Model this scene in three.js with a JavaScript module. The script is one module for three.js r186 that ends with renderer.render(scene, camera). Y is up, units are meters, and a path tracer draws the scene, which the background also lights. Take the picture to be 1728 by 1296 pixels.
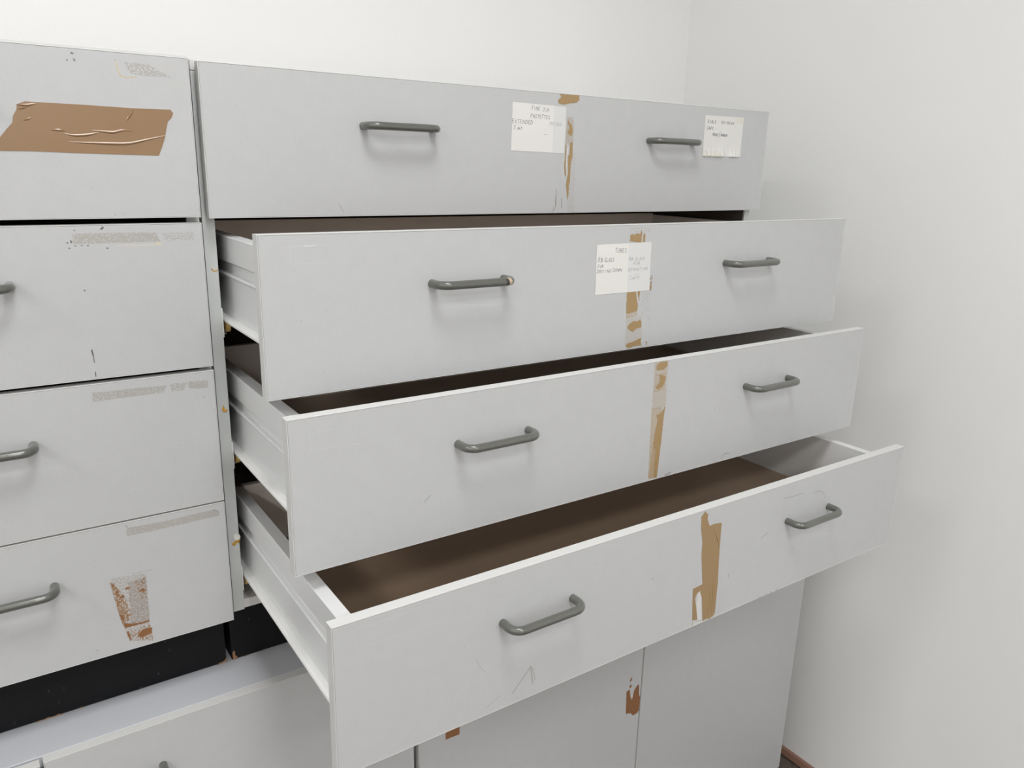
import * as THREE from 'three';
import { mergeGeometries } from 'three/addons/utils/BufferGeometryUtils.js';
import { RoundedBoxGeometry } from 'three/addons/geometries/RoundedBoxGeometry.js';
import { RectAreaLightUniformsLib } from 'three/addons/lights/RectAreaLightUniformsLib.js';
import { createNoise2D } from 'simplex-noise';

// ------------------------------------------------------------------ camera, lamps, exposure
const scene = new THREE.Scene();
scene.background = new THREE.Color(0x000000);
const camera = new THREE.PerspectiveCamera(52.37, 1728 / 1296, 0.02, 30);
camera.position.set(-0.283, 1.7487, 1.1841);
camera.rotation.set(-0.2711, -0.6025, 0.024, 'YXZ');
const renderer = new THREE.WebGLRenderer({ antialias: true });
renderer.toneMapping = THREE.LinearToneMapping;
renderer.toneMappingExposure = 1.0;
renderer.shadowMap.enabled = true;
RectAreaLightUniformsLib.init();
const LAMP = { y: 3.3, w: 0.60, l: 0.60, nits: 17.5, color: 0xfcfcfc };
const LAMPS = [1.0, 2.5, 4.0, 5.5, 7.0, 8.4].flatMap((z) => [[0.0, z], [-2.5, z]]);     // x, z of the ceiling fittings

// ------------------------------------------------------------------ helpers
let seed = 7;
const rnd = () => { seed = (seed * 1664525 + 1013904223) >>> 0; return seed / 4294967296; };
const noise = createNoise2D(rnd);
const fbm = (x, y) => 0.55 * noise(x, y) + 0.3 * noise(2.1 * x + 7, 2.1 * y) + 0.15 * noise(4.3 * x, 4.3 * y + 3);
const taken = {};
function numbered(n) { taken[n] = (taken[n] ?? -1) + 1; return taken[n] ? `${n}_${String(taken[n]).padStart(3, '0')}` : n; }
function thing(name, label, category, pos = [0, 0, 0], group) {
  const o = new THREE.Group(); o.name = numbered(name); o.position.set(...pos);
  o.userData = { label, category }; if (group) o.userData.group = group;
  scene.add(o); return o;
}
function part(name, geo, mat, parent, label) {
  const m = new THREE.Mesh(geo, mat); m.name = name; m.castShadow = m.receiveShadow = true;
  if (label) m.userData.label = label;
  parent.add(m); return m;
}
function sub(name, parent, pos, label) { const g = new THREE.Group(); g.name = name; g.position.set(...pos); if (label) g.userData.label = label; parent.add(g); return g; }
function struct(name, geo, mat) { const m = part(name, geo, mat, scene); m.userData.kind = 'structure'; return m; }
const box = (x0, x1, y0, y1, z0, z1) => new THREE.BoxGeometry(x1 - x0, y1 - y0, z1 - z0).translate((x0 + x1) / 2, (y0 + y1) / 2, (z0 + z1) / 2);
const rbox = (x0, x1, y0, y1, z0, z1, r = 0.001) => new RoundedBoxGeometry(x1 - x0, y1 - y0, z1 - z0, 2, r).translate((x0 + x1) / 2, (y0 + y1) / 2, (z0 + z1) / 2);
const merge = (a) => mergeGeometries(a.map((g) => (g.index ? g.toNonIndexed() : g)), false);
function canvas(w, h) { const c = document.createElement('canvas'); c.width = w; c.height = h; return c; }
function texOf(c, srgb = true) { const t = new THREE.CanvasTexture(c); if (srgb) t.colorSpace = THREE.SRGBColorSpace; t.magFilter = THREE.LinearFilter; t.wrapS = t.wrapT = THREE.RepeatWrapping; t.anisotropy = 8; return t; }
const std = (o) => new THREE.MeshStandardMaterial(o);
const phys = (o) => new THREE.MeshPhysicalMaterial(o);
function noiseTex(size, freq, lo, hi, octaves = 3) {        // tileable enough grey noise as a data canvas
  const c = canvas(size, size), g = c.getContext('2d'), im = g.createImageData(size, size);
  for (let y = 0; y < size; y++) for (let x = 0; x < size; x++) {
    let v = 0, a = 0.5, f = freq; for (let k = 0; k < octaves; k++) { v += a * noise(x / size * f, y / size * f + k * 9); a *= 0.55; f *= 2.3; }
    const q = Math.round(255 * (lo + (hi - lo) * Math.min(1, Math.max(0, 0.5 + 0.5 * v)))); const i = 4 * (y * size + x);
    im.data[i] = im.data[i + 1] = im.data[i + 2] = q; im.data[i + 3] = 255;
  }
  g.putImageData(im, 0, 0); return c;
}
function worldUV(geo, s = 1) {                              // box-projected uv in metres
  geo = geo.index ? geo.toNonIndexed() : geo; geo.computeVertexNormals();
  const p = geo.attributes.position, n = geo.attributes.normal, uv = new Float32Array(p.count * 2);
  for (let i = 0; i < p.count; i++) {
    const ax = Math.abs(n.getX(i)), ay = Math.abs(n.getY(i)), az = Math.abs(n.getZ(i));
    const [u, v] = az >= ax && az >= ay ? [p.getX(i), p.getY(i)] : ax >= ay ? [p.getZ(i), p.getY(i)] : [p.getX(i), p.getZ(i)];
    uv[2 * i] = u * s; uv[2 * i + 1] = v * s;
  }
  geo.setAttribute('uv', new THREE.BufferAttribute(uv, 2)); return geo;
}

// ------------------------------------------------------------------ materials
const FACE = '#bbbcbd';                                     // grey laminate of the fronts
const wallBump = texOf(noiseTex(512, 60, 0, 1, 3), false);
const M = {
  wall: std({ color: 0xeeeeed, roughness: 0.85, bumpMap: wallBump, bumpScale: 0.0002 }),
  ceiling: std({ color: 0xf1f1ef, roughness: 0.9 }),
  floor: std({ color: 0x776d63, roughness: 0.6, map: null }),
  skirting: std({ color: 0x9a7463, roughness: 0.6 }),
  carcass: std({ color: 0xc9ccca, roughness: 0.5 }),
  inside: std({ color: 0xb9b3aa, roughness: 0.6 }),
  edge: std({ color: 0xd3d3d1, roughness: 0.38 }),
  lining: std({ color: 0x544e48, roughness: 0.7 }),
  core: std({ color: 0x5d5a54, roughness: 0.8 }),
  steel: phys({ color: 0xdedfdf, roughness: 0.36, clearcoat: 0.25, clearcoatRoughness: 0.3 }),
  runner: phys({ color: 0xebebe9, roughness: 0.35, clearcoat: 0.3, clearcoatRoughness: 0.3 }),
  taupe: phys({ color: 0xa38d78, roughness: 0.42, clearcoat: 0.15, clearcoatRoughness: 0.35 }),
  backBoard: phys({ color: 0xf0e9e0, roughness: 0.45 }),
  plinth: null,
  nylon: std({ color: 0xc9a968, roughness: 0.5 }),
  glue: phys({ color: 0xcf9a2c, roughness: 0.35, clearcoat: 0.4 }),
  bumper: std({ color: 0xebe9e2, roughness: 0.5 }),
  tape: phys({ color: 0x8a6943, roughness: 0.34, clearcoat: 1.0, clearcoatRoughness: 0.14 }),
  paleTape: phys({ color: 0x9f845a, roughness: 0.5, clearcoat: 0.2, clearcoatRoughness: 0.4 }),
  midTape: phys({ color: 0x967a50, roughness: 0.42, clearcoat: 0.4, clearcoatRoughness: 0.3 }),
  redTape: phys({ color: 0x8a5f3c, roughness: 0.4, clearcoat: 0.4, clearcoatRoughness: 0.3 }),
  lampBody: std({ color: 0xf2f2f0, roughness: 0.5 }),
  lampGlow: std({ color: 0xffffff, emissive: LAMP.color, emissiveIntensity: 3.0, roughness: 0.6 }),
};
M.floor.map = texOf(noiseTex(512, 30, 0.72, 1, 4)); M.floor.map.repeat.set(1.2, 1.2);
{ // worn grey-green lacquer of the handles
  const c = canvas(512, 64), g = c.getContext('2d'); g.fillStyle = '#575852'; g.fillRect(0, 0, 512, 64);
  for (let i = 0; i < 900; i++) { const v = 80 + rnd() * 45; g.fillStyle = `rgba(${v},${v + 2},${v - 6},0.3)`; g.fillRect(rnd() * 512, rnd() * 64, 1 + rnd() * 3, 1 + rnd() * 2); }
  M.handle = phys({ map: texOf(c), roughness: 0.34, clearcoat: 0.8, clearcoatRoughness: 0.07 });
  const d = canvas(512, 64), k = d.getContext('2d'); k.drawImage(c, 0, 0);
  // a chip that bares the pale layer under the lacquer, on the far bend
  k.fillStyle = '#2b241f'; k.beginPath(); k.moveTo(385, 6); k.lineTo(404, 10); k.lineTo(406, 40); k.lineTo(388, 44); k.fill();
  k.fillStyle = '#c2ab92'; k.beginPath(); k.moveTo(396, 2); k.lineTo(412, 5); k.lineTo(416, 18); k.lineTo(409, 30); k.lineTo(413, 42); k.lineTo(400, 46); k.lineTo(404, 26); k.fill();
  M.handleChipped = phys({ map: texOf(d), roughness: 0.32, clearcoat: 0.5, clearcoatRoughness: 0.15 });
}
{ // black painted plinth board: dust, scuffs
  const c = canvas(1024, 256), g = c.getContext('2d'); g.fillStyle = '#08090c'; g.fillRect(0, 0, 1024, 256);
  for (let i = 0; i < 1500; i++) { const v = 14 + rnd() * 40; g.fillStyle = `rgba(${v},${v},${v + 4},${0.15 + rnd() * 0.35})`; g.fillRect(rnd() * 1024, rnd() * 256, 1 + rnd() * 2, 1); }
  for (let i = 0; i < 70; i++) { g.fillStyle = `rgba(190,190,195,${0.3 + rnd() * 0.5})`; g.fillRect(rnd() * 1024, rnd() * 256, 1.5, 1.5); }
  M.plinth = phys({ map: texOf(c), roughness: 0.6, specularIntensity: 0.5 });
}
M.chip = std({ color: 0x8d6a49, roughness: 0.9 });

// ------------------------------------------------------------------ painting of marks on a front (flat marks only; u right, v down, millimetres)
const PXMM = 2048 / 1200;
function faceCanvas(wmm, hmm, paint) {
  const w = Math.round(wmm * PXMM), h = Math.round(hmm * PXMM), c = canvas(w, h), g = c.getContext('2d');
  g.fillStyle = FACE; g.fillRect(0, 0, w, h);
  const im = g.getImageData(0, 0, w, h), d = im.data, ox = rnd() * 50;
  for (let y = 0; y < h; y++) for (let x = 0; x < w; x++) {
    const q = 0.9 * noise(ox + x / 60, y / 60) + 1.2 * noise(ox + x / 9, y / 9) + 1.5 * (rnd() - 0.5), i = 4 * (y * w + x);
    d[i] += q; d[i + 1] += q; d[i + 2] += q;
  }
  g.putImageData(im, 0, 0);
  // faint handling marks spread at random
  for (let i = 0; i < 26; i++) {
    const x = rnd() * w, y = rnd() * h, a = rnd() * 6.28, l = 3 + rnd() * 9; g.strokeStyle = `rgba(${rnd() < 0.5 ? '120,116,112' : '222,222,222'},${0.12 + rnd() * 0.2})`; g.lineWidth = 0.8;
    g.beginPath(); g.moveTo(x, y); g.lineTo(x + Math.cos(a) * l, y + Math.sin(a) * l); g.stroke();
  }
  g.save(); g.scale(PXMM, PXMM); if (paint) paint(g); g.restore();
  return c;
}
const inPoly = (p, x, y) => { let r = false; for (let i = 0, j = p.length - 1; i < p.length; j = i++) if ((p[i][1] > y) !== (p[j][1] > y) && x < (p[j][0] - p[i][0]) * (y - p[i][1]) / (p[j][1] - p[i][1]) + p[i][0]) r = !r; return r; };
function speckle(g, poly, colors, cut, freq = 0.35, step = 0.5, rim) {      // broken residue: noise islands inside an outline
  const xs = poly.map((p) => p[0]), ys = poly.map((p) => p[1]), o = rnd() * 90;
  for (let y = Math.min(...ys); y < Math.max(...ys); y += step) for (let x = Math.min(...xs); x < Math.max(...xs); x += step) {
    if (!inPoly(poly, x + 0.6 * noise(x * 0.5 + o, y * 0.5), y + 0.6 * noise(x * 0.5, y * 0.5 + o))) continue;
    const n = fbm(x * freq + o, y * freq * 0.8);
    if (n < cut) continue;
    g.fillStyle = rim && n < cut + 0.09 ? rim : colors[Math.floor(rnd() * colors.length)];
    g.fillRect(x, y, step * 1.05, step * 1.05);
  }
}
function stroke(g, pts, color, w) { g.strokeStyle = color; g.lineWidth = w; g.lineCap = 'round'; g.beginPath(); pts.forEach((p, i) => (i ? g.lineTo(...p) : g.moveTo(...p))); g.stroke(); }
function dab(g, pts, color, r) { for (const [x, y] of pts) { g.fillStyle = color; g.beginPath(); for (let k = 0; k < 7; k++) { const a = k / 7 * 6.28, q = r * (0.5 + rnd()); const f = [x + q * Math.cos(a), y + q * 0.8 * Math.sin(a)]; k ? g.lineTo(...f) : g.moveTo(...f); } g.fill(); } }
const GREYRES = ['#a6a19a', '#a19c95', '#aba69f', '#9c978f'], BROWN = ['#8a5f38', '#7d5430', '#956a42'], TAN = ['#a98c66', '#b0946f', '#9e8059'], DARK = 'rgba(70,68,66,0.8)';
const paint = {
  L1(g) {
    speckle(g, [[1119, 12], [1149, 12], [1175, 26], [1166, 27], [1137, 27], [1126, 25]], GREYRES, 0.0, 0.32, 0.4, '#959088');
    stroke(g, [[1110.5, 14], [1112, 24], [1115, 29.5]], 'rgba(192,168,118,0.6)', 1.6); stroke(g, [[1115, 29.5], [1121, 31], [1133, 29.4]], 'rgba(192,166,114,0.6)', 1.3);
    stroke(g, [[1111, 12], [1113, 25]], 'rgba(196,190,172,0.5)', 3); stroke(g, [[1161, 11.4], [1188, 10]], 'rgba(192,188,174,0.5)', 1.2); stroke(g, [[1172, 31.5], [1197, 31.7]], 'rgba(192,188,174,0.5)', 1.2);
    dab(g, [[1061, 6.5]], DARK, 1.5); dab(g, [[1054.8, 15.5], [1062.3, 13.5], [1062.8, 15]], DARK, 1.1); stroke(g, [[1028, 1], [1042, 0.6]], 'rgba(95,92,90,0.7)', 0.8);
    dab(g, [[1110, 10], [1065, 170], [1090, 205], [1100, 205]], 'rgba(110,108,106,0.7)', 0.7);
  },
  L2(g) {
    speckle(g, [[1036, 11], [1080, 11.2], [1124, 11.7], [1138, 12.1], [1143, 24.4], [1117, 24.6], [1036, 24.4]], GREYRES, -0.38, 0.24, 0.4, '#c2c1bf');
    speckle(g, [[1146, 12.7], [1189, 12.7], [1187, 23.6], [1149, 24]], ['#a9a6a2', '#9c9a97'], 0.12, 0.38);
    dab(g, [[1073, 4.1], [1071.5, 5.6]], DARK, 1.7); dab(g, [[1039.4, 7], [1029.3, 22.8], [1033.7, 20.9], [1034.3, 22.4], [1038.4, 27.1], [1030.9, 29.9], [1053, 27.2], [1046, 26.8], [1075.8, 31.5], [1042.8, 86.6]], DARK, 1.15);
    stroke(g, [[1089.5, 28], [1116, 28.8], [1144, 28.7]], 'rgba(214,205,180,0.6)', 1.3); stroke(g, [[1138, 26.5], [1143, 27]], 'rgba(216,200,160,0.8)', 2);
    stroke(g, [[1042.4, 168.1], [1043.4, 176.3], [1043.9, 186.3]], 'rgba(60,58,56,0.9)', 0.9); stroke(g, [[1042.5, 169], [1043.2, 176]], 'rgba(60,58,56,0.9)', 1.5); stroke(g, [[1043.6, 199.5], [1043.5, 206]], 'rgba(70,68,66,0.9)', 1);
  },
  L3(g) {
    for (const [p, c] of [[[[1036.5, 11.5], [1062, 12.8], [1094, 12.6], [1130, 14.6], [1133, 14], [1128, 24.3], [1092, 24.7], [1063, 24.5], [1035.5, 24.9]], -0.22], [[[1136, 12.3], [1160.4, 13.5], [1155.7, 24.5], [1139.5, 24.7]], -0.02], [[[1162.4, 12.8], [1189.5, 14.3], [1189.7, 25.4], [1173, 24.8], [1162.6, 22.3]], -0.3]])
      speckle(g, p, GREYRES, c, 0.28, 0.4, '#918d88');
    dab(g, [[1182.7, 39], [1184, 42], [1142.7, 109], [1074.8, 169.7]], 'rgba(120,118,116,0.6)', 0.9);
  },
  L4(g) {
    speckle(g, [[1058, 11.4], [1061.7, 9.5], [1115.6, 11.7], [1149.6, 9.9], [1181.8, 9.8], [1191, 15.6], [1190, 21.3], [1113, 22.7], [1058, 22.7]], GREYRES, -0.52, 0.22, 0.4, '#c2c1bf');
    stroke(g, [[1058, 5], [1060, 8.6]], 'rgba(90,88,86,0.7)', 0.8); stroke(g, [[1182, 10], [1190, 14]], 'rgba(110,108,106,0.8)', 1);
    const P = [[1027.6, 92.5], [1030.9, 83.4], [1077.9, 88.6], [1075.5, 171.5], [1076.9, 205.6], [1044.6, 195], [1037.1, 161.4]];
    speckle(g, P, ['#7d6956', '#705c49', '#8a7460'], 0.3, 0.62, 0.4); speckle(g, [[1052, 98], [1077, 95], [1075.5, 170], [1050, 166]], ['#7d6956', '#705c49'], 0.2, 0.6, 0.4); speckle(g, [[1028, 91], [1033, 92], [1044, 128], [1048, 160], [1038, 163]], BROWN, 0.04, 0.34, 0.4); speckle(g, [[1028, 92], [1034, 96], [1046, 120], [1052, 150], [1045, 160], [1037, 160]], BROWN, 0.12, 0.22);
    speckle(g, [[1062, 98], [1077, 95], [1076, 130], [1066, 128]], BROWN, 0.25, 0.22); speckle(g, [[1046, 178], [1076, 175], [1077, 205], [1046, 194]], BROWN, 0.2, 0.22);
    dab(g, [[1070.5, 115.8], [1050.9, 106.8]], '#8a5f38', 3.0); dab(g, [[1031.9, 96.6], [1041.4, 118.5], [1036, 108]], '#7d5430', 2.0); dab(g, [[1000.5, 195.4]], DARK, 0.9);
    stroke(g, [[1060, 84.6], [1087, 86]], 'rgba(130,118,104,0.6)', 0.6); dab(g, [[1113, 98], [1119, 98.5], [1123, 99]], 'rgba(140,135,128,0.7)', 0.6);
  },
  R1(g) {
    speckle(g, [[640, 40], [653, 40], [655, 60], [655, 85], [638, 90], [637, 70]], ['#9a8263', '#8d7658'], 0.14, 0.8, 0.4); speckle(g, [[651, 100], [661, 100], [664, 209], [647, 209]], ['#9b9186', '#a69c90', '#8d857b'], 0.36, 0.9, 0.4);
    stroke(g, [[641.5, 86], [640.8, 100], [641.5, 138]], 'rgba(214,211,206,0.9)', 1.5); stroke(g, [[636.6, 84], [637, 104]], 'rgba(120,122,124,0.7)', 0.7); stroke(g, [[644, 92], [643, 106]], 'rgba(225,223,219,0.9)', 1.1);
    stroke(g, [[620.1, 166.8], [620, 181.6], [620.1, 196.5], [617, 203], [613.9, 207]], 'rgba(110,88,72,0.85)', 0.8); stroke(g, [[620, 180], [620.1, 196]], 'rgba(110,88,72,0.9)', 1.2); stroke(g, [[633, 183], [634.3, 201]], 'rgba(110,92,76,0.85)', 0.9);
    dab(g, [[612, 205], [616, 201], [660.8, 208.9], [661.3, 148.6]], 'rgba(140,112,88,0.8)', 1); dab(g, [[48, 55], [76, 108], [1133, 38], [760, 120], [905, 130]], 'rgba(110,108,106,0.6)', 0.7);
    stroke(g, [[195, 190], [203, 204]], 'rgba(110,108,106,0.7)', 0.6); stroke(g, [[1, 90], [1, 160]], 'rgba(178,170,150,0.5)', 1);
  },
  R2(g) {
    speckle(g, [[610.4, 151], [645, 154], [650, 195], [611, 203]], ['#a2937f', '#ad9a82', '#96846c'], 0.22, 0.9, 0.4); speckle(g, [[608, 145], [634, 143], [636, 152], [610, 156]], ['#a88a62', '#9d7f58'], 0.1, 0.7, 0.4);
    speckle(g, [[642.7, 113.8], [663.7, 113.6], [666.4, 166], [644.8, 150]], ['#8e8b89', '#a19d99'], 0.42, 0.3); speckle(g, [[606, 4], [652, 5], [652.6, 11.6], [635, 16], [607, 17]], ['#8e8378', '#a3978a'], 0.36, 0.4); speckle(g, [[659, 85], [665, 85], [665, 108], [660, 108]], ['#6f5b48', '#94785a'], 0.05, 0.3);
    for (const q of [[[40.7, 15.5], [95, 14.7]], [[40.7, 15.5], [40.6, 36.8]], [[40.6, 36.8], [94, 37.3]]]) stroke(g, q, 'rgba(204,205,207,0.4)', 0.7); stroke(g, [[58, 15.3], [74, 15]], 'rgba(228,228,228,0.9)', 0.8);
    dab(g, [[737, 25], [760, 30], [902, 22], [905, 70]], 'rgba(105,103,101,0.7)', 0.7); stroke(g, [[985, 68], [990, 62]], 'rgba(140,138,134,0.7)', 0.8); stroke(g, [[950, 185], [951, 196]], 'rgba(190,184,168,0.8)', 1);
    dab(g, [[50, 110], [85, 100]], 'rgba(120,118,116,0.6)', 0.8);
  },
  R3(g) {
    const ISLE = ['#a88a62', '#9d7f58', '#b3966d'], EDGE = '#877761';
    speckle(g, [[611, 0.5], [642.6, 1], [642, 24], [611.5, 24]], ISLE, 0.12, 0.75, 0.4, EDGE); speckle(g, [[612, 22], [641, 22], [640, 50], [611.5, 52]], ISLE, 0.02, 0.7, 0.4, EDGE);
    speckle(g, [[611.5, 50], [642, 50], [642.8, 82], [611.3, 82]], ISLE, 0.16, 0.9, 0.4, EDGE); speckle(g, [[611.3, 80], [636, 80], [630, 130], [628, 207], [614.6, 205.4]], ISLE, -0.02, 0.85, 0.4, EDGE);
    speckle(g, [[620, 140], [640, 130], [636, 208], [616, 206]], ISLE, -0.12, 0.8, 0.4, EDGE); speckle(g, [[641, 25], [645, 25], [645, 80], [642, 80]], ['#a39a8e'], 0.3, 0.8, 0.4);
    for (const q of [[[28, 20.4], [57, 20]], [[28.2, 20.4], [28.7, 43]], [[28.7, 43], [100, 46]]]) stroke(g, q, 'rgba(206,206,207,0.4)', 0.7);
    stroke(g, [[654.7, 207.6], [661, 206.9], [669.3, 204.8]], 'rgba(70,68,66,0.9)', 1); stroke(g, [[797, 204], [803, 198.4], [807.5, 197.2], [813, 197.6], [820.8, 199]], 'rgba(100,98,96,0.8)', 0.8);
    stroke(g, [[186, 150], [196, 141]], 'rgba(110,108,106,0.6)', 0.9); stroke(g, [[1090, 50], [1092, 62], [1120, 60]], 'rgba(160,158,155,0.8)', 0.7); dab(g, [[648, 30], [650, 55], [649, 66], [752, 30], [745, 160]], 'rgba(120,116,110,0.6)', 0.8);
    stroke(g, [[765, 100], [769, 110]], 'rgba(140,136,132,0.6)', 0.7);
  },
  R4(g) {
    g.fillStyle = 'rgba(208,206,204,0.95)'; g.beginPath(); for (const p of [[627.7, 145], [637.2, 155.6], [643.3, 205], [633.2, 202], [626.6, 170]]) g.lineTo(...p); g.fill();
    g.fillStyle = 'rgba(204,202,199,0.9)'; g.beginPath(); for (const p of [[620, 203], [660, 210.4], [621, 210.4]]) g.lineTo(...p); g.fill();
    stroke(g, [[619.8, 210], [621.5, 203]], '#8f7350', 1.2); stroke(g, [[775.7, 89.3], [792.9, 83.4]], 'rgba(112,110,108,0.8)', 0.9); stroke(g, [[699.7, 134.8], [701.6, 143.2]], 'rgba(112,110,108,0.7)', 0.8); stroke(g, [[517.3, 91.8], [521.6, 90.7]], 'rgba(112,110,108,0.8)', 0.9);
    stroke(g, [[826, 27], [856, 28.7], [881, 28.4]], 'rgba(122,118,114,0.7)', 0.8); stroke(g, [[912, 36], [916.4, 34.6], [930, 36], [940, 40], [946.4, 45.7], [949, 51.6]], 'rgba(122,118,114,0.75)', 0.8);
    stroke(g, [[259, 192.6], [275, 176], [289.7, 161]], 'rgba(132,128,124,0.55)', 1.6); stroke(g, [[289.7, 161], [294, 190]], 'rgba(132,128,124,0.5)', 2.2); stroke(g, [[293, 165], [298, 186]], 'rgba(138,134,130,0.4)', 1.6);
    stroke(g, [[197.7, 113.6], [204, 128], [214.3, 142]], 'rgba(138,134,130,0.5)', 0.8); stroke(g, [[214, 198], [238, 188]], 'rgba(138,134,130,0.4)', 1);
    for (const q of [[[25.7, 12.2], [148, 9.1]], [[31.3, 39], [157, 38.4]], [[25.7, 12.2], [31.3, 39]]]) stroke(g, q, 'rgba(206,206,206,0.4)', 0.7);
    for (let k = 0; k < 14; k++) { const u = 775 + k * 4.6 * (0.7 + 0.5 * rnd()); g.fillStyle = 'rgba(74,66,58,0.85)'; g.fillRect(u, 209.2 - rnd() * 1.4, 2 + rnd() * 5, 1.3); }
    dab(g, [[330, 120], [180, 90], [480, 60], [402, 30]], 'rgba(140,136,132,0.5)', 1);
  },
};

// ------------------------------------------------------------------ hand lettering for the paper labels: pen strokes on a 0..1 box, y down
const GLYPH = {
  A: [[0, 1, 0.4, 0, 0.75, 1], [0.15, 0.62, 0.65, 0.6]], B: [[0.05, 1, 0.08, 0], [0.08, 0, 0.5, 0.08, 0.55, 0.35, 0.08, 0.5], [0.08, 0.5, 0.62, 0.6, 0.6, 0.92, 0.05, 1]], C: [[0.65, 0.12, 0.35, 0, 0.05, 0.4, 0.1, 0.85, 0.4, 1, 0.65, 0.9]],
  D: [[0.08, 0, 0.05, 1], [0, 0.03, 0.45, 0.1, 0.65, 0.5, 0.45, 0.92, 0, 1]], E: [[0.62, 0.02, 0.08, 0, 0.05, 0.98, 0.62, 0.97], [0.06, 0.48, 0.5, 0.47]], F: [[0.65, 0.02, 0.1, 0, 0.05, 1], [0.08, 0.48, 0.5, 0.47]], G: [[0.65, 0.1, 0.35, 0, 0.05, 0.4, 0.1, 0.85, 0.4, 1, 0.65, 0.85, 0.65, 0.55, 0.4, 0.56]],
  I: [[0.3, 0, 0.27, 1]], L: [[0.1, 0, 0.05, 0.98, 0.6, 0.97]], M: [[0, 1, 0.1, 0, 0.38, 0.6, 0.7, 0, 0.75, 1]], N: [[0, 1, 0.07, 0, 0.6, 1, 0.66, 0]], O: [[0.35, 0, 0.08, 0.3, 0.08, 0.8, 0.35, 1, 0.62, 0.75, 0.62, 0.28, 0.35, 0]],
  P: [[0.05, 1, 0.1, 0, 0.5, 0.03, 0.6, 0.3, 0.4, 0.52, 0.08, 0.55]], R: [[0.05, 1, 0.08, 0, 0.5, 0.05, 0.55, 0.35, 0.08, 0.52, 0.65, 1]], S: [[0.62, 0.08, 0.3, 0, 0.08, 0.22, 0.3, 0.46, 0.6, 0.7, 0.4, 0.98, 0.03, 0.92]], T: [[0, 0.02, 0.68, 0], [0.34, 0, 0.3, 1]],
  U: [[0.05, 0, 0.05, 0.75, 0.32, 1, 0.6, 0.75, 0.64, 0]], V: [[0, 0, 0.32, 1, 0.68, 0]], W: [[0, 0, 0.16, 1, 0.36, 0.35, 0.55, 1, 0.76, 0]], X: [[0, 0, 0.62, 1], [0.62, 0, 0, 1]], Y: [[0, 0, 0.3, 0.5, 0.62, 0], [0.3, 0.5, 0.22, 1.1]],
  3: [[0.05, 0.05, 0.5, 0.05, 0.25, 0.42, 0.55, 0.65, 0.4, 0.98, 0, 0.95]], m: [[0, 1, 0.05, 0.45, 0.08, 0.6, 0.25, 0.45, 0.3, 1, 0.34, 0.6, 0.5, 0.45, 0.55, 1]], l: [[0.12, 0.95, 0.35, 0.1, 0.2, 0, 0.18, 0.95, 0.4, 0.95]], '-': [[0.05, 0.55, 0.55, 0.53]], '/': [[0.1, 1.35, 0.6, -0.35]],
};
function write(g, text, x, y, width, h, color, lw = 0.62) {        // baseline-left at (x, y), fitted to width, mm
  const adv = width / (text.length - 0.25); g.strokeStyle = color; g.lineWidth = lw; g.lineCap = g.lineJoin = 'round';
  [...text].forEach((ch, i) => {
    const q = h * (i ? 0.85 + 0.15 * rnd() : 1.1), dy = (rnd() - 0.5) * h * 0.08;
    for (const s of GLYPH[ch] || []) {
      g.beginPath();
      for (let k = 0; k < s.length; k += 2) { const X = x + i * adv + s[k] * adv * 1.12 + (1 - s[k + 1]) * q * 0.12, Y = y + dy - (1 - s[k + 1]) * q; k ? g.lineTo(X, Y) : g.moveTo(X, Y); }
      g.stroke();
    }
  });
}
function paperLabel(parent, corners, fold, ink, drape, tint = '#dddcd8') {    // corners TL TR BR BL in mm on the front (v down), local z = 0 is the front's face
  const [tl, tr, br, bl] = corners, W = 120, H = 84, K = 7, c = canvas(W * K, H * K), g = c.getContext('2d');
  g.fillStyle = tint; g.fillRect(0, 0, W * K, H * K);
  for (let i = 0; i < 5000; i++) { const v = 208 + rnd() * 22; g.fillStyle = `rgba(${v},${v},${v - 3},0.25)`; g.fillRect(rnd() * W * K, rnd() * H * K, 3, 3); }
  g.scale(K, K); ink(g, (u, v) => [(u - tl[0]) / (tr[0] - tl[0]) * W, (v - tl[1]) / (bl[1] - tl[1]) * H]);
  const NX = 60, NY = 40, geo = new THREE.PlaneGeometry(1, 1, NX, NY), p = geo.attributes.position;
  for (let i = 0; i < p.count; i++) {
    const s = p.getX(i) + 0.5, t = 0.5 - p.getY(i);
    const X = (1 - t) * ((1 - s) * tl[0] + s * tr[0]) + t * ((1 - s) * bl[0] + s * br[0]), Y = (1 - t) * ((1 - s) * tl[1] + s * tr[1]) + t * ((1 - s) * bl[1] + s * br[1]);
    p.setXYZ(i, X / 1000, -Y / 1000, 0.00035 + drape(s, t));
  }
  geo.computeVertexNormals();
  return part('paper_label', geo, std({ map: texOf(c), roughness: 0.8, side: THREE.DoubleSide }), parent, 'white paper label with handwriting');
}
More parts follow.
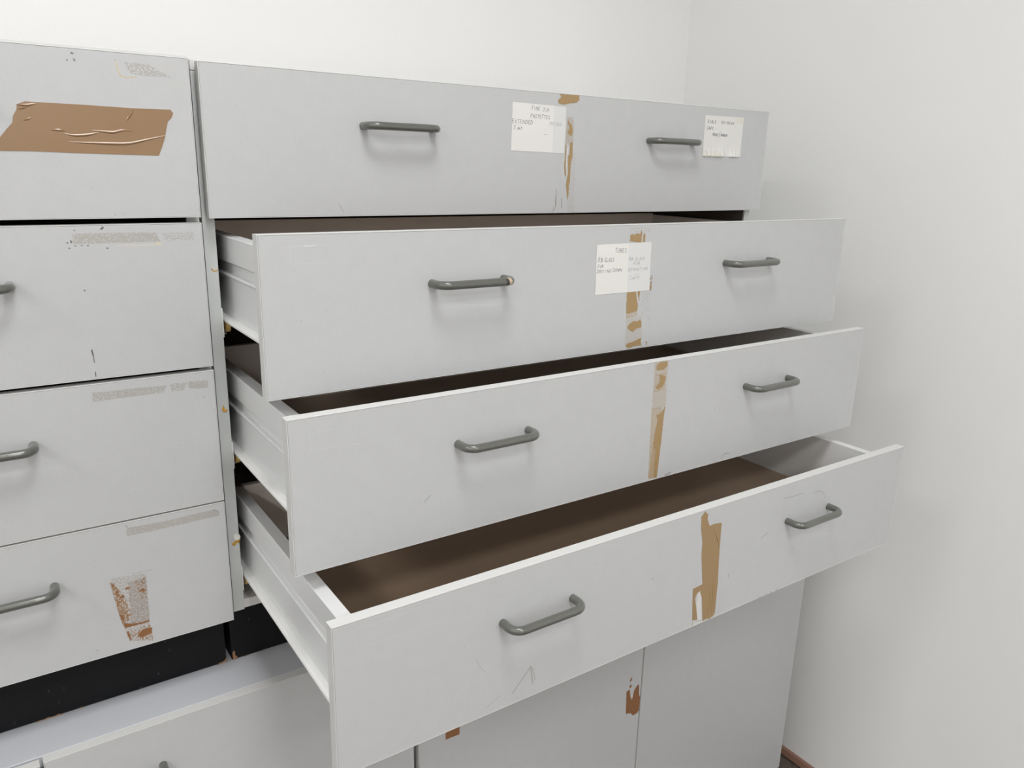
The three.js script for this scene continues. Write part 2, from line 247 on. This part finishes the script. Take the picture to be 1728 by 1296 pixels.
function flat(polys, thick = 0.0003, ridges = [], ragged = 0) {                // torn tape: outline in mm, with raised creases
  const out = [];
  for (const poly of polys) {
    let q = poly;
    if (ragged) { q = []; poly.forEach((a, i) => { const b = poly[(i + 1) % poly.length], n = Math.max(1, Math.round(Math.hypot(b[0] - a[0], b[1] - a[1]) / 1.6)); for (let k = 0; k < n; k++) q.push([a[0] + (b[0] - a[0]) * k / n + (rnd() - 0.5) * ragged, a[1] + (b[1] - a[1]) * k / n + (rnd() - 0.5) * ragged]); }); }
    const s = new THREE.Shape(q.map((p) => new THREE.Vector2(p[0] / 1000, -p[1] / 1000)));
    out.push(new THREE.ExtrudeGeometry(s, { depth: thick, bevelEnabled: false, steps: 1 }));
  }
  for (const [pts, r] of ridges) {
    const cv = new THREE.CatmullRomCurve3(pts.map((p) => new THREE.Vector3(p[0] / 1000, -p[1] / 1000, 0)));
    const t = new THREE.TubeGeometry(cv, 24, 1, 8), p = t.attributes.position, P = cv.getSpacedPoints(24);
    for (let i = 0; i < p.count; i++) { const k = Math.floor(i / 9), c0 = P[k], w = 1.25 * r / 1000 * (0.25 + 0.75 * Math.sin(Math.PI * Math.min(1, Math.max(0, k / 24)))); p.setXYZ(i, c0.x + (p.getX(i) - c0.x) * w, c0.y + (p.getY(i) - c0.y) * w, thick + (p.getZ(i)) * w * 0.6); }
    t.computeVertexNormals(); out.push(t);
  }
  return merge(out).translate(0, 0, 0.0001);
}

// ------------------------------------------------------------------ a laminated front with its edge strip
function frontPanel(parent, w, h, t, faceTexture, face = 'front_panel') {      // origin: top-left corner of the face, face at z = 0
  const e = 0.0013, s = 0.0010, core = new THREE.BoxGeometry(w - 2 * e, h - 2 * e, t).translate(w / 2, -h / 2, -t / 2), uv = core.attributes.uv, n = core.attributes.normal, p = core.attributes.position;
  for (let i = 0; i < uv.count; i++) n.getZ(i) > 0.5 ? uv.setXY(i, p.getX(i) / w, 1 + p.getY(i) / h) : uv.setXY(i, 0.012, 0.03);
  part(face, core, std({ map: faceTexture, roughness: 0.46 }), parent);
  const ring = new THREE.Shape([[0, 0], [w, 0], [w, -h], [0, -h]].map((q) => new THREE.Vector2(...q)));
  ring.holes.push(new THREE.Path([[s, -s], [s, -h + s], [w - s, -h + s], [w - s, -s]].map((q) => new THREE.Vector2(...q))));
  const r = 0.0003, bev = new THREE.ExtrudeGeometry(ring, { depth: t - 2 * r, bevelEnabled: true, bevelThickness: r, bevelSize: r, bevelOffset: -r, bevelSegments: 2 }).translate(0, 0, -t + r);
  part('edge_strip', bev, M.edge, parent, 'pale edge strip');
  part('glue_line', merge([box(s - 0.0001, e + 0.0001, -h + s, -s, -t + 0.001, -0.0006), box(w - e - 0.0001, w - s + 0.0001, -h + s, -s, -t + 0.001, -0.0006), box(s, w - s, -e - 0.0001, -s + 0.0001, -t + 0.001, -0.0006), box(s, w - s, -h + s - 0.0001, -h + e + 0.0001, -t + 0.001, -0.0006)]), M.core, parent, 'dark seam of the edge strip');
}
const handleGeo = (() => {
  const c = 0.06, d = 0.030, b = 0.016, pts = [new THREE.Vector3(-c, 0, 0), new THREE.Vector3(-c, 0, 0.006)];
  for (let k = 0; k <= 8; k++) { const a = k / 8 * Math.PI / 2; pts.push(new THREE.Vector3(-c + b - b * Math.cos(a), 0, d - b + b * Math.sin(a))); }
  pts.push(new THREE.Vector3(-0.02, 0, d), new THREE.Vector3(0.02, 0, d));
  for (let k = 0; k <= 8; k++) { const a = k / 8 * Math.PI / 2; pts.push(new THREE.Vector3(c - b + b * Math.sin(a), 0, d - b + b * Math.cos(a))); }
  pts.push(new THREE.Vector3(c, 0, 0.006), new THREE.Vector3(c, 0, 0));
  return new THREE.TubeGeometry(new THREE.CatmullRomCurve3(pts, false, 'centripetal'), 72, 0.0061, 16);
})();
function handle(parent, u, v, mat = M.handle) { const m = part('handle', handleGeo, mat, parent, 'dark grey bow handle'); m.position.set(u, -v, 0); return m; }

// ------------------------------------------------------------------ the room
const TOP = 1.88, RX = 1.60, LXW = -3.6, BZ = -0.65, FZ = 9.0, CH = 3.35;
struct('floor', worldUV(box(LXW - 0.1, RX + 0.1, -0.1, 0, BZ - 0.1, FZ + 0.1)), M.floor);
struct('ceiling', box(LXW - 0.1, RX + 0.1, CH, CH + 0.1, BZ - 0.1, FZ + 0.1), M.ceiling);
struct('wall_back', worldUV(box(LXW - 0.1, RX + 0.1, 0, CH, BZ - 0.1, BZ)), M.wall);
struct('wall_right', worldUV(box(RX, RX + 0.1, 0, CH, BZ, FZ)), M.wall);
struct('wall_left', worldUV(box(LXW - 0.1, LXW, 0, CH, BZ, FZ)), M.wall);
struct('wall_front', worldUV(box(LXW - 0.1, RX + 0.1, 0, CH, FZ, FZ + 0.1)), M.wall);
struct('baseboard_right', rbox(RX - 0.012, RX, 0.006, 0.03, BZ, FZ, 0.002), M.skirting);

for (const [x, z] of LAMPS) {
  const t = thing('ceiling_light', 'square white light panel on the ceiling above the cabinets', 'ceiling light', [x, LAMP.y, z], 'ceiling light panels');
  const w = LAMP.w, l = LAMP.l;
  part('housing', merge([box(-w / 2 - 0.02, w / 2 + 0.02, 0.012, 0.05, -l / 2 - 0.02, l / 2 + 0.02), box(-w / 2 - 0.02, -w / 2, 0, 0.012, -l / 2 - 0.02, l / 2 + 0.02), box(w / 2, w / 2 + 0.02, 0, 0.012, -l / 2 - 0.02, l / 2 + 0.02), box(-w / 2, w / 2, 0, 0.012, -l / 2 - 0.02, -l / 2), box(-w / 2, w / 2, 0, 0.012, l / 2, l / 2 + 0.02)]), M.lampBody, t);
  part('diffuser', box(-w / 2, w / 2, 0.004, 0.011, -l / 2, l / 2), M.lampGlow, t);
  const light = new THREE.RectAreaLight(LAMP.color, LAMP.nits, w, l); light.rotation.x = -Math.PI / 2; light.position.y = 0.002; light.castShadow = true; t.add(light);
}

// ------------------------------------------------------------------ the two drawer chests
const FW = 1.2, FH = 0.2104, FT = 0.0174, PLB = 0.907;
function carcass(t, x0, x1, topY, sideTop, name) {          // local y = 0 at the worktop
  const yb = TOP - 0.8605 - PLB, z0 = -0.60, z1 = -0.0264, T = 0.0176;
  part('side_panel', rbox(x0, x0 + T, yb, sideTop - PLB, z0, z1, 0.0006), M.carcass, t);
  part('side_panel', rbox(x1 - T, x1, yb, sideTop - PLB, z0, z1, 0.0006), M.carcass, t);
  part('top_panel', rbox(x0, x1, sideTop - PLB + 0.0006, topY - PLB, z0, z1 + 0.0005, 0.0006), M.edge, t);
  part('bottom_panel', rbox(x0 + T, x1 - T, yb + 0.002, yb + 0.018, z0, z1 - 0.001, 0.0006), M.edge, t);
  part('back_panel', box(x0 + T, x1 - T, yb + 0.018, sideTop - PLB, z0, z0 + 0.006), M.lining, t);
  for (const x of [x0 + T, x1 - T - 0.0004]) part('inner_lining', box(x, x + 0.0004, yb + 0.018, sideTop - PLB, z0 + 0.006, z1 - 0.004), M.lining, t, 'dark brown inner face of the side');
}
function plinth(t, x0, x1, chips) {
  const yt = TOP - 0.8605 - PLB, z1 = -0.06;
  part('plinth', merge([worldUV(rbox(x0, x1, 0.0012, yt, z1 - 0.018, z1, 0.0012), 1.6), worldUV(box(x0, x0 + 0.018, 0.0012, yt, -0.58, z1 - 0.018), 1.6), worldUV(box(x1 - 0.018, x1, 0.0012, yt, -0.58, z1 - 0.018), 1.6)]), M.plinth, t, 'black painted plinth');
  for (const [poly, y] of chips) part('chipped_edge', flat([poly], 0.0005, [], 0.8).translate(0, y, z1), M.chip, t, 'bare chipboard where the paint has chipped');
}
const left = thing('drawer_chest', 'grey four-drawer chest with every drawer shut and brown parcel tape on its top drawer', 'drawer chest', [-1.2114, PLB, 0]);
carcass(left, 0.0034, FW + 0.0034, TOP + 0.0060, TOP - 0.0105);
plinth(left, 0.02, 1.196, [[[[1184, -3], [1192, -5], [1195.6, -9], [1195.6, -2], [1186, -1.4], [1178, -1.3]], 0], [[[908, -1.8], [916, -2.6], [922, -2.0], [926, -3.4], [932, -1.8], [941, -3.0], [946, -1.5], [930, -1.2]], 0], [[[968, -2.0], [972, -3.0], [974, -1.5]], 0], [[[1052, -1.9], [1055, -2.4], [1056, -1.4]], 0]]);
const right = thing('drawer_chest', 'grey four-drawer chest with its lower three drawers pulled open like steps', 'drawer chest', [0, PLB, 0]);
carcass(right, -0.0043, 1.2005, TOP + 0.0017, TOP - 0.0127);
plinth(right, -0.0063, 1.19, [[[[-5, -15], [-2.5, -19], [0, -15], [-1, -9], [2.5, -5], [3, -1.8], [-4.5, -1.6]], 0], [[[12, -1.8], [20, -2.1], [27, -1.7], [19, -1.2]], 0]]);

// steel drawer side: lip, groove, ridge (x outward is minus), extruded along the drawer
const sideProfile = new THREE.Shape([[0.045, -0.0225], [0.0272, -0.0225], [0.0264, -0.0233], [0.0264, -0.0595], [0.0272, -0.0610], [0.0322, -0.0625], [0.0326, -0.0640], [0.0326, -0.0755], [0.0318, -0.0768], [0.0270, -0.0790], [0.0260, -0.0805], [0.0262, -0.0822], [0.0278, -0.0838], [0.0284, -0.0860], [0.0284, -0.1450], [0.045, -0.1450]].map((q) => new THREE.Vector2(...q)));
const railProfile = new THREE.Shape([[0.0300, -0.1451], [0.0210, -0.1458], [0.0184, -0.1468], [0.0172, -0.1488], [0.0172, -0.1514], [0.0182, -0.1524], [0.0300, -0.1512]].map((q) => new THREE.Vector2(...q)));
const DEPTH = 0.525;
const extr = (shape, len) => new THREE.ExtrudeGeometry(shape, { depth: len, bevelEnabled: false, steps: 1 });
const flip = (g) => { g = g.clone().scale(-1, 1, 1).translate(FW, 0, 0); const p = g.index ? g.toNonIndexed() : g; for (const k of ['position', 'normal', 'uv']) { const a = p.attributes[k], s = a.itemSize, r = a.array; for (let i = 0; i < r.length; i += 3 * s) for (let j = 0; j < s; j++) { const q = r[i + s + j]; r[i + s + j] = r[i + 2 * s + j]; r[i + 2 * s + j] = q; } } return p; };
const sideGeo = extr(sideProfile, DEPTH - FT).translate(0, 0, -DEPTH), sideGeo2 = flip(sideGeo), railGeo = extr(railProfile, DEPTH - FT - 0.002).translate(0, 0, -DEPTH), railGeo2 = flip(railGeo);
const bottomGeo = box(0.0451, FW - 0.0451, -0.1440, -0.1300 - 0.003, -DEPTH + 0.012, -FT), backGeo = rbox(0.0451, FW - 0.0451, -0.1440, -0.0185, -DEPTH, -DEPTH + 0.012, 0.0008);
function drawerBox(d) {
  part('side_wall', sideGeo, M.steel, d, 'pale steel drawer side'); part('side_wall', sideGeo2, M.steel, d, 'pale steel drawer side');
  part('runner', railGeo, M.runner, d, 'white steel runner'); part('runner', railGeo2, M.runner, d, 'white steel runner');
  part('bottom_board', bottomGeo, M.taupe, d, 'brown drawer bottom'); part('back_board', backGeo, M.backBoard, d, 'beige drawer back');
}
const drawers = {};
const LT = [0, 0.218, 0.4348, 0.6482], RT = [0.0019, 0.2176, 0.4326, 0.651], RZ = [0, 0.2204, 0.2944, 0.4154];
LT.forEach((v, i) => {
  const d = sub('drawer', left, [0, TOP - v - PLB, 0]); drawers['L' + (i + 1)] = d;
  frontPanel(d, FW, FH, FT, texOf(faceCanvas(1200, FH * 1000, paint['L' + (i + 1)])));
  handle(d, 0.30, 0.0750); handle(d, 0.8985, 0.0750);
});
RT.forEach((v, i) => {
  const d = sub('drawer', right, [0, TOP - v - PLB, RZ[i]]); drawers['R' + (i + 1)] = d;
  frontPanel(d, FW, FH, FT, texOf(faceCanvas(1200, FH * 1000, paint['R' + (i + 1)])));
  handle(d, 0.2995, 0.0735, i === 1 ? M.handleChipped : M.handle); handle(d, 0.9040, 0.0735);
  drawerBox(d);
});
// cabinet-side runners with their nylon wheels
const wheelGeo = new THREE.CylinderGeometry(0.0085, 0.0085, 0.0065, 20).rotateZ(Math.PI / 2);
for (const v of RT) for (const s of [0, 1]) {
  const y = TOP - v - PLB, X = (x) => (s ? FW - 0.0038 - x : x), bx = (a, b, ...r) => (s ? box(X(b), X(a), ...r) : box(a, b, ...r));
  const g = sub('cabinet_runner', right, [0, y, 0]);
  part('rail', merge([bx(0.01335, 0.0152, -0.175, -0.130, -0.52, -0.0285), bx(0.0152, 0.0240, -0.175, -0.1735, -0.52, -0.05)]), M.runner, g, 'white steel rail');
  const w = part('wheel', wheelGeo, M.nylon, g, 'yellowed nylon wheel'); w.position.set(X(0.0222), -0.1600, -0.036);
}
// bumper and old glue on the stile
function lump(pts, r, z = 0) { return merge(pts.map(([x, y, k = 1]) => new THREE.SphereGeometry(r * k, 10, 8).scale(1.15, 0.8, 0.55).rotateZ(rnd() * 3).translate(x, y, z))); }
{
  const zs = -0.0264, Y = (v) => TOP + v - PLB;
  part('bumper', new THREE.CylinderGeometry(0.0052, 0.0056, 0.003, 20).rotateX(Math.PI / 2).translate(0.0092, Y(-0.7255), zs + 0.0015), M.bumper, right, 'round white stick-on bumper');
  part('glue_blob', lump([[0.0035, Y(-0.7372)], [0.0065, Y(-0.7352), 1.1], [0.0095, Y(-0.7342)], [0.0125, Y(-0.7325), 0.9], [0.0052, Y(-0.7392), 0.7], [0.0115, Y(-0.7362), 0.6]], 0.0026, zs), M.glue, right, 'crusted yellow glue');
  part('glue_blob', lump([[0.0055, Y(-0.5080)], [0.0078, Y(-0.5090), 0.8], [0.0040, Y(-0.5060), 0.7], [0.0052, Y(-0.5035), 0.5], [0.0051, Y(-0.5010), 0.4], [0.0100, Y(-0.5072), 0.4]], 0.0030, zs), M.glue, right, 'crusted yellow glue');
  const arc = new THREE.TorusGeometry(0.0052, 0.0008, 8, 24, 2.1).rotateZ(3.4).translate(0.0085, Y(-0.2855), zs);
  part('glue_blob', arc, M.glue, right, 'crescent of yellow glue');
}
// tape and labels stuck to the drawers
part('tape', flat([[[993.9, 71.3], [1003, 67.3], [1014.4, 67.4], [1066.1, 67.4], [1127.7, 68.4], [1171.6, 67.4], [1174.8, 72.1], [1171.7, 78.6], [1167.1, 83], [1164.2, 92.7], [1161.7, 103.5], [1156.8, 116.4], [1151.6, 127.7], [1059.5, 127.3], [1004.6, 126.3], [969.7, 126.8], [967.1, 120.6], [971.7, 110.8], [979.8, 100.8], [986.9, 92.8], [988.4, 85.1], [993.1, 77.1]]], 0.0003,
  [[[[1027, 99.7], [1036, 99.4], [1044, 100.3]], 1.3], [[[1041.6, 103.4], [1050, 105], [1058, 105], [1069.6, 103.6], [1082, 100.4]], 1.5], [[[1074, 98.3], [1088, 99.2], [1098.9, 99.5], [1109, 96.8], [1121, 97.3]], 1.5], [[[1046, 113.6], [1080, 113.8], [1115, 113], [1140, 107], [1162, 101.3]], 1.6], [[[1126.6, 69.1], [1121, 77], [1115.2, 84.5]], 1.3], [[[994, 71.3], [1004.3, 71.4], [1015, 68.9]], 1.4], [[[998.6, 89.3], [1003, 88], [1007.7, 86]], 1.2], [[[994, 76.5], [1001, 75], [1006, 71]], 1.0]]), M.tape, drawers.L1, 'strip of brown parcel tape with creases');
part('tape', flat([[[618.0, 9.9], [626.6, 2.4], [631.3, 9.5], [633.5, 7.2], [633.1, 18.3], [639.9, 31.6], [651.8, 30.7], [668.5, 33.2], [669.9, 79.4], [674.2, 146.5], [674.9, 201.4], [670.6, 206.5], [661.0, 209.3], [653.6, 206.2], [645.6, 208.0], [637.9, 161.0], [633.4, 151.9], [636.2, 135.0], [631.9, 108.6], [627.3, 82.5], [626.4, 57.8], [619.9, 31.9]]], 0.0003,
  [[[[651.7, 42.4], [660.2, 56.9], [669, 79]], 1.0], [[[662.6, 135.4], [665.5, 169.7], [665.3, 205]], 1.3], [[[634.5, 112], [636, 124], [637, 132]], 0.9], [[[656, 150], [658, 180], [657, 204]], 0.8]]), M.midTape, drawers.R4, 'torn strip of brown tape');
part('tape', flat([[[613.9, 137.8], [635.3, 136.0], [634.6, 146.5], [625.0, 149.3], [621.3, 158.3], [626.9, 177.9], [631.3, 200.0], [619.7, 198.1]]], 0.0003), M.midTape, drawers.R4, 'torn scrap of brown tape');
for (const piece of [[[619.4, 1.9], [664.3, 0.9], [665.4, 8.1], [659.8, 13.7], [644.2, 15.9], [630.5, 19.3], [618.4, 17.5], [616.5, 12.5], [624.6, 5.6]]]) part('tape', flat([piece], 0.0003, [], 0.9), M.paleTape, drawers.R1, 'scrap of brown tape');
for (const piece of [[[640, 41.7], [642.1, 45.8], [645.2, 50.7], [649.7, 51.9], [652, 58.2], [653.6, 63.9], [651.2, 71.2], [646.4, 71.4], [642.3, 67.3], [639.4, 66], [643.9, 62.2], [645.6, 57.8], [641.4, 50.1]],
  [[648.9, 83.2], [654.1, 83.4], [654.7, 107.4], [651.6, 122.2], [651.3, 136.9], [651.3, 151.7], [649.3, 160.7], [649.5, 175.6], [647.4, 187.6], [645.2, 175.6], [642.4, 159.2], [643.8, 148.8], [646.2, 139.9], [644.5, 107.7], [647.2, 104.7], [648, 90.1]], [[638.5, 86.1], [637.8, 102.1], [637.1, 113.7], [636.5, 128.3], [638.8, 141.5], [640.7, 145.9], [641.6, 137.1], [639.8, 125.3], [640.1, 107.8], [640.7, 90.4]]]) part('tape', flat([piece], 0.00025, [], 0.7), M.paleTape, drawers.R1, 'shreds of brown tape');
for (const piece of [[[607.7, 26.5], [608, 17], [613.4, 15.5], [618, 16.5], [623.4, 14.2], [630.2, 15.2], [631.8, 7.8], [633.8, 14.4], [633.1, 30]], [[636.3, 30], [637.2, 17], [640.4, 14.9], [641.8, 17.9], [640.9, 30]]]) part('tape', flat([piece], 0.00025, [], 0.7), M.paleTape, drawers.R2, 'torn brown tape');
for (const piece of [[[659.9, 110.7], [661, 97.9], [663.8, 103.2], [664.1, 111]], [[608, 108], [627.6, 108], [633.1, 128.6], [635.4, 135.7], [633.8, 144.2], [628.2, 145.5], [621.4, 146.6], [613.5, 147.7], [609.5, 145.6]], [[631.7, 108], [637.9, 108], [637.1, 128.9]]]) part('tape', flat([piece], 0.00025, [], 1.5), M.paleTape, drawers.R2, 'torn brown tape');
for (const piece of [[[613.1, 170.1], [618.4, 165.4], [629.6, 161.2], [636.7, 163.6], [643.3, 158.9], [646.5, 173.2], [635.4, 174.8], [627.8, 180.2], [618.2, 175.8]], [[611.9, 202.3], [621.2, 198], [632.8, 197.4], [640.6, 193.8], [646.9, 193.6], [648.8, 206.2], [633.5, 206.4], [617.4, 207.6]], [[658.5, 201], [663.3, 201.2], [661.5, 207.6]]]) part('tape', flat([piece], 0.00025, [], 2.0), M.paleTape, drawers.R2, 'torn brown tape');
for (const piece of [[[616.4, 5.4], [625.3, 1.9], [639.5, 2.4], [641.2, 9.6], [631.4, 15.5], [615.8, 14.7]], [[624.4, 22.8], [639.1, 28.2], [637, 38.6], [630, 47.1], [620.7, 48.1], [617, 42.9], [625.8, 37]]]) part('tape', flat([piece], 0.00025, [], 1.9), M.paleTape, drawers.R3, 'torn brown tape');
for (const piece of [[[642.4, 81.2], [640.2, 130.8], [637.1, 180], [635.1, 207.8], [628.4, 205.9], [627.9, 178.1], [628.3, 155.8], [622.4, 144.8], [622.5, 130.1], [627.6, 101.8], [623.7, 93.9], [634.5, 90.8]]]) part('tape', flat([piece], 0.00025, [], 1.5), M.paleTape, drawers.R3, 'torn brown tape');
for (const piece of [[[1035.2, 144.5], [1039.5, 148.9], [1040.5, 162.6], [1058.1, 168.6], [1075.3, 168.3], [1075.1, 171.3], [1057.8, 171.5], [1040.9, 171.1]], [[1056, 190.6], [1064.2, 181.3], [1077.7, 182.9], [1076.9, 191.8], [1063, 194.6]], [[1042.1, 178.2], [1045.1, 177.7], [1047.6, 189.1], [1045.3, 195.3]]]) part('tape', flat([piece], 0.00025, [], 1.2), M.redTape, drawers.L4, 'scraps of brown tape');

const INK = 'rgba(58,60,70,0.78)', FADED = 'rgba(112,117,126,0.62)';
const tinted = (g, x0, x1) => { g.fillStyle = 'rgba(200,202,205,0.4)'; g.fillRect(x0, 0, x1 - x0, 90); };
paperLabel(drawers.R1, [[518.5, 21.1], [636.1, 22.5], [635.6, 103.1], [517.4, 101.8]], 0, (g, at) => {
  tinted(g, 91.5, 120);
  const w = (s, u0, u1, v, h, c = INK) => { const a = at(u0, v), b = at(u1, v); write(g, s, a[0], a[1], b[0] - a[0], h, c); };
  w('FINE', 559.5, 577, 31.6, 7); w('TIP', 584, 597, 33, 6.2); w('PASTETTES', 557, 600, 44.4, 6.6); w('EXTENDED', 518, 562, 55.6, 6.8); w('MICRO', 600, 626.5, 55, 6.2, FADED); w('3', 522, 526, 66.2, 6); w('ml', 531, 541, 66, 5.6);
  stroke(g, [[72, 52], [77, 51.8]], 'rgba(120,120,120,0.8)', 0.8);
}, (s, t) => 0.0004 * Math.exp(-(((s - 0.78 + 0.03 * t) / 0.012) ** 2)) + 0.0002 * noise(s * 3, t * 3));
paperLabel(drawers.R1, [[999.5, 17], [1118.1, 16.5], [1117.5, 97.2], [999.5, 98.5]], 0, (g, at) => {
  const w = (s, u0, u1, v, h, c = INK) => { const a = at(u0, v), b = at(u1, v); write(g, s, a[0], a[1], b[0] - a[0], h, c, 0.9); };
  w('VIALS', 1007, 1032.6, 32.2, 6.4); w('OS', 1048.3, 1059, 32.2, 5.4); w('-', 1060, 1065, 32, 5); w('ASUA', 1066, 1088, 32.2, 5.4); w('CAPS', 1006.3, 1026, 45.2, 5.8); w('MOBS', 1025.3, 1043, 57.3, 5.2); w('/', 1044, 1048, 57.5, 6.5); w('AMBER', 1050, 1071, 57.5, 5.2);
  for (let k = 0; k < 900; k++) { g.fillStyle = `rgba(176,160,128,${0.05 + rnd() * 0.1})`; const x = rnd() * 58, y = 83 - rnd() ** 2 * 12; g.fillRect(x, y, 1 + rnd(), 0.6 + rnd()); }
  for (let k = 0; k < 220; k++) { g.fillStyle = 'rgba(196,176,140,0.12)'; g.fillRect(92 + rnd() * 26, 2 + rnd() * 10, 1.5, 1); }
}, (s, t) => { const b = Math.max(0, t - 0.72) / 0.28; return b * b * (0.0026 + 0.0024 * Math.sin(s * 38 + 3 * noise(s * 4, 1)) + 0.001 * noise(s * 9, 2)); }, '#d9d8d4');
paperLabel(drawers.R2, [[537.6, 30.1], [656.5, 29.4], [658.9, 111.2], [538.5, 110.6]], 0, (g, at) => {
  tinted(g, 69, 120);
  const w = (s, u0, u1, v, h, c = INK) => { const a = at(u0, v), b = at(u1, v); write(g, s, a[0], a[1], b[0] - a[0], h, c); };
  w('TUBES', 576.2, 601, 44.6, 7); w('RB', 541, 550.5, 57.8, 7); w('GLASS', 554.5, 574.5, 58.4, 6.8); w('FOR', 541, 552.5, 67.3, 5.4); w('DRYING', 540.2, 569, 75.6, 5.6); w('DOWN', 573, 592.4, 75, 5.6);
  w('RB', 607.2, 616, 58.4, 5.6, FADED); w('GLASS', 621, 643, 59, 5.4, FADED); w('FOR', 618, 632, 66, 4.6, FADED); w('EXTRACTION', 606.8, 649.5, 75.8, 5.2, FADED); w('CAPS', 610.4, 632, 90, 5.6, FADED); stroke(g, [[84, 54], [88, 53.8]], FADED, 0.6); stroke(g, [[91, 53.9], [95, 53.7]], FADED, 0.6);
}, (s, t) => 0.00015 * noise(s * 3 + 4, t * 3) + 0.0001);

// ------------------------------------------------------------------ base cabinets and the worktop that carries the chests
const DZ = 0.042, DT = 0.0165;
part('slab', rbox(-0.905, 1.505, -0.018, 0, -0.62, DZ - DT - 0.0008, 0.001), std({ color: 0xc4c6cb, roughness: 0.32 }), thing('worktop', 'long pale grey worktop board under both drawer chests', 'worktop', [0, PLB, 0]));
function baseCabinet(x0, x1, label, name, o = {}) {
  const t = thing('base_cabinet', label, 'cabinet', [x0, 0, 0]), w = x1 - x0, T = 0.0176, z1 = DZ - DT - 0.001;
  part('side_panel', box(0.0005, T, 0, PLB - 0.0185, -0.6, z1 - 0.016), M.carcass, t); part('side_panel', box(w - T, w - 0.0005, 0, PLB - 0.0185, -0.6, z1 - 0.016), M.carcass, t);
  part('bottom_panel', box(T, w - T, 0.085, 0.1, -0.6, z1), M.carcass, t); part('back_panel', box(T, w - T, 0.1, PLB - 0.0185, -0.6, -0.594), M.inside, t); part('kick_board', box(T, w - T, 0.002, 0.085, -0.03, -0.012), M.plinth, t);
  const d = sub(name, t, [o.l ?? 0.0015, PLB - (o.drop ?? 0), DZ + (o.dz ?? 0)]), dw = w - (o.l ?? 0.0015) - (o.r ?? 0.0015);
  frontPanel(d, dw, o.h ?? 0.875, DT, texOf(faceCanvas(dw * 1000, (o.h ?? 0.875) * 1000, o.paint)));
  return d;
}
const dA = baseCabinet(-0.9, -0.3, 'grey base cabinet with a chipped front edge beside the one under the shut drawers', 'door', { r: 0.004, dz: 0.004, paint: null });
part('chipped_edge', flat([[[556, 1.2], [566, 0.4], [572, 1.6], [568, 3.4], [560, 3]]], 0.0006, [], 0.8).rotateX(-Math.PI / 2).translate(0, 0.0002, -0.011), M.chip, dA, 'bare chipboard where the edge has chipped');
const dB = baseCabinet(-0.3, 0.3, 'grey base cabinet with a single front and a dark bow handle beneath the shut drawers', 'door', { l: 0.0005, r: 0.0075 });
handle(dB, 0.094, 0.0755);
const dC = baseCabinet(0.3, 0.9, 'grey base cabinet with a torn brown tape scrap near its door edge', 'door', { l: 0.004, r: 0.0022 });
part('tape', flat([[[547.9, 346.1], [557.4, 343.6], [561.6, 364.5], [567.7, 377.7], [572.9, 352], [579.6, 344], [586.7, 340.5], [590, 372.6], [594, 378.1], [594, 416], [586.5, 422.3], [574.2, 423.6], [565.8, 412.6], [550.7, 409.2]]], 0.0003, [[[[552, 390], [565, 400], [579, 417]], 1.6]], 0.8), M.redTape, dC, 'torn scrap of brown tape');
for (const piece of [[[560, 312], [563.5, 314], [561, 321], [556, 322]], [[558, 330], [564, 335], [560, 341], [556, 338]]]) part('tape', flat([piece], 0.0003, [], 0.8), M.redTape, dC, 'torn scrap of brown tape');
part('tape', flat([[[58.8, 240], [90.7, 240], [90.7, 260.4], [58.8, 259.2]]], 0.0004), M.redTape, dC, 'scrap of brown tape');
baseCabinet(0.9, 1.51, 'grey base cabinet standing next to the side wall with a plain unmarked door', 'door', { l: 0.0022, paint: (g) => dab(g, [[170, 332], [182, 363], [169, 348.5], [203, 352]], 'rgba(110,106,102,0.7)', 1.2) });

scene.traverse((o) => { if (o.isMesh) o.castShadow = o.receiveShadow = true; });
renderer.render(scene, camera);
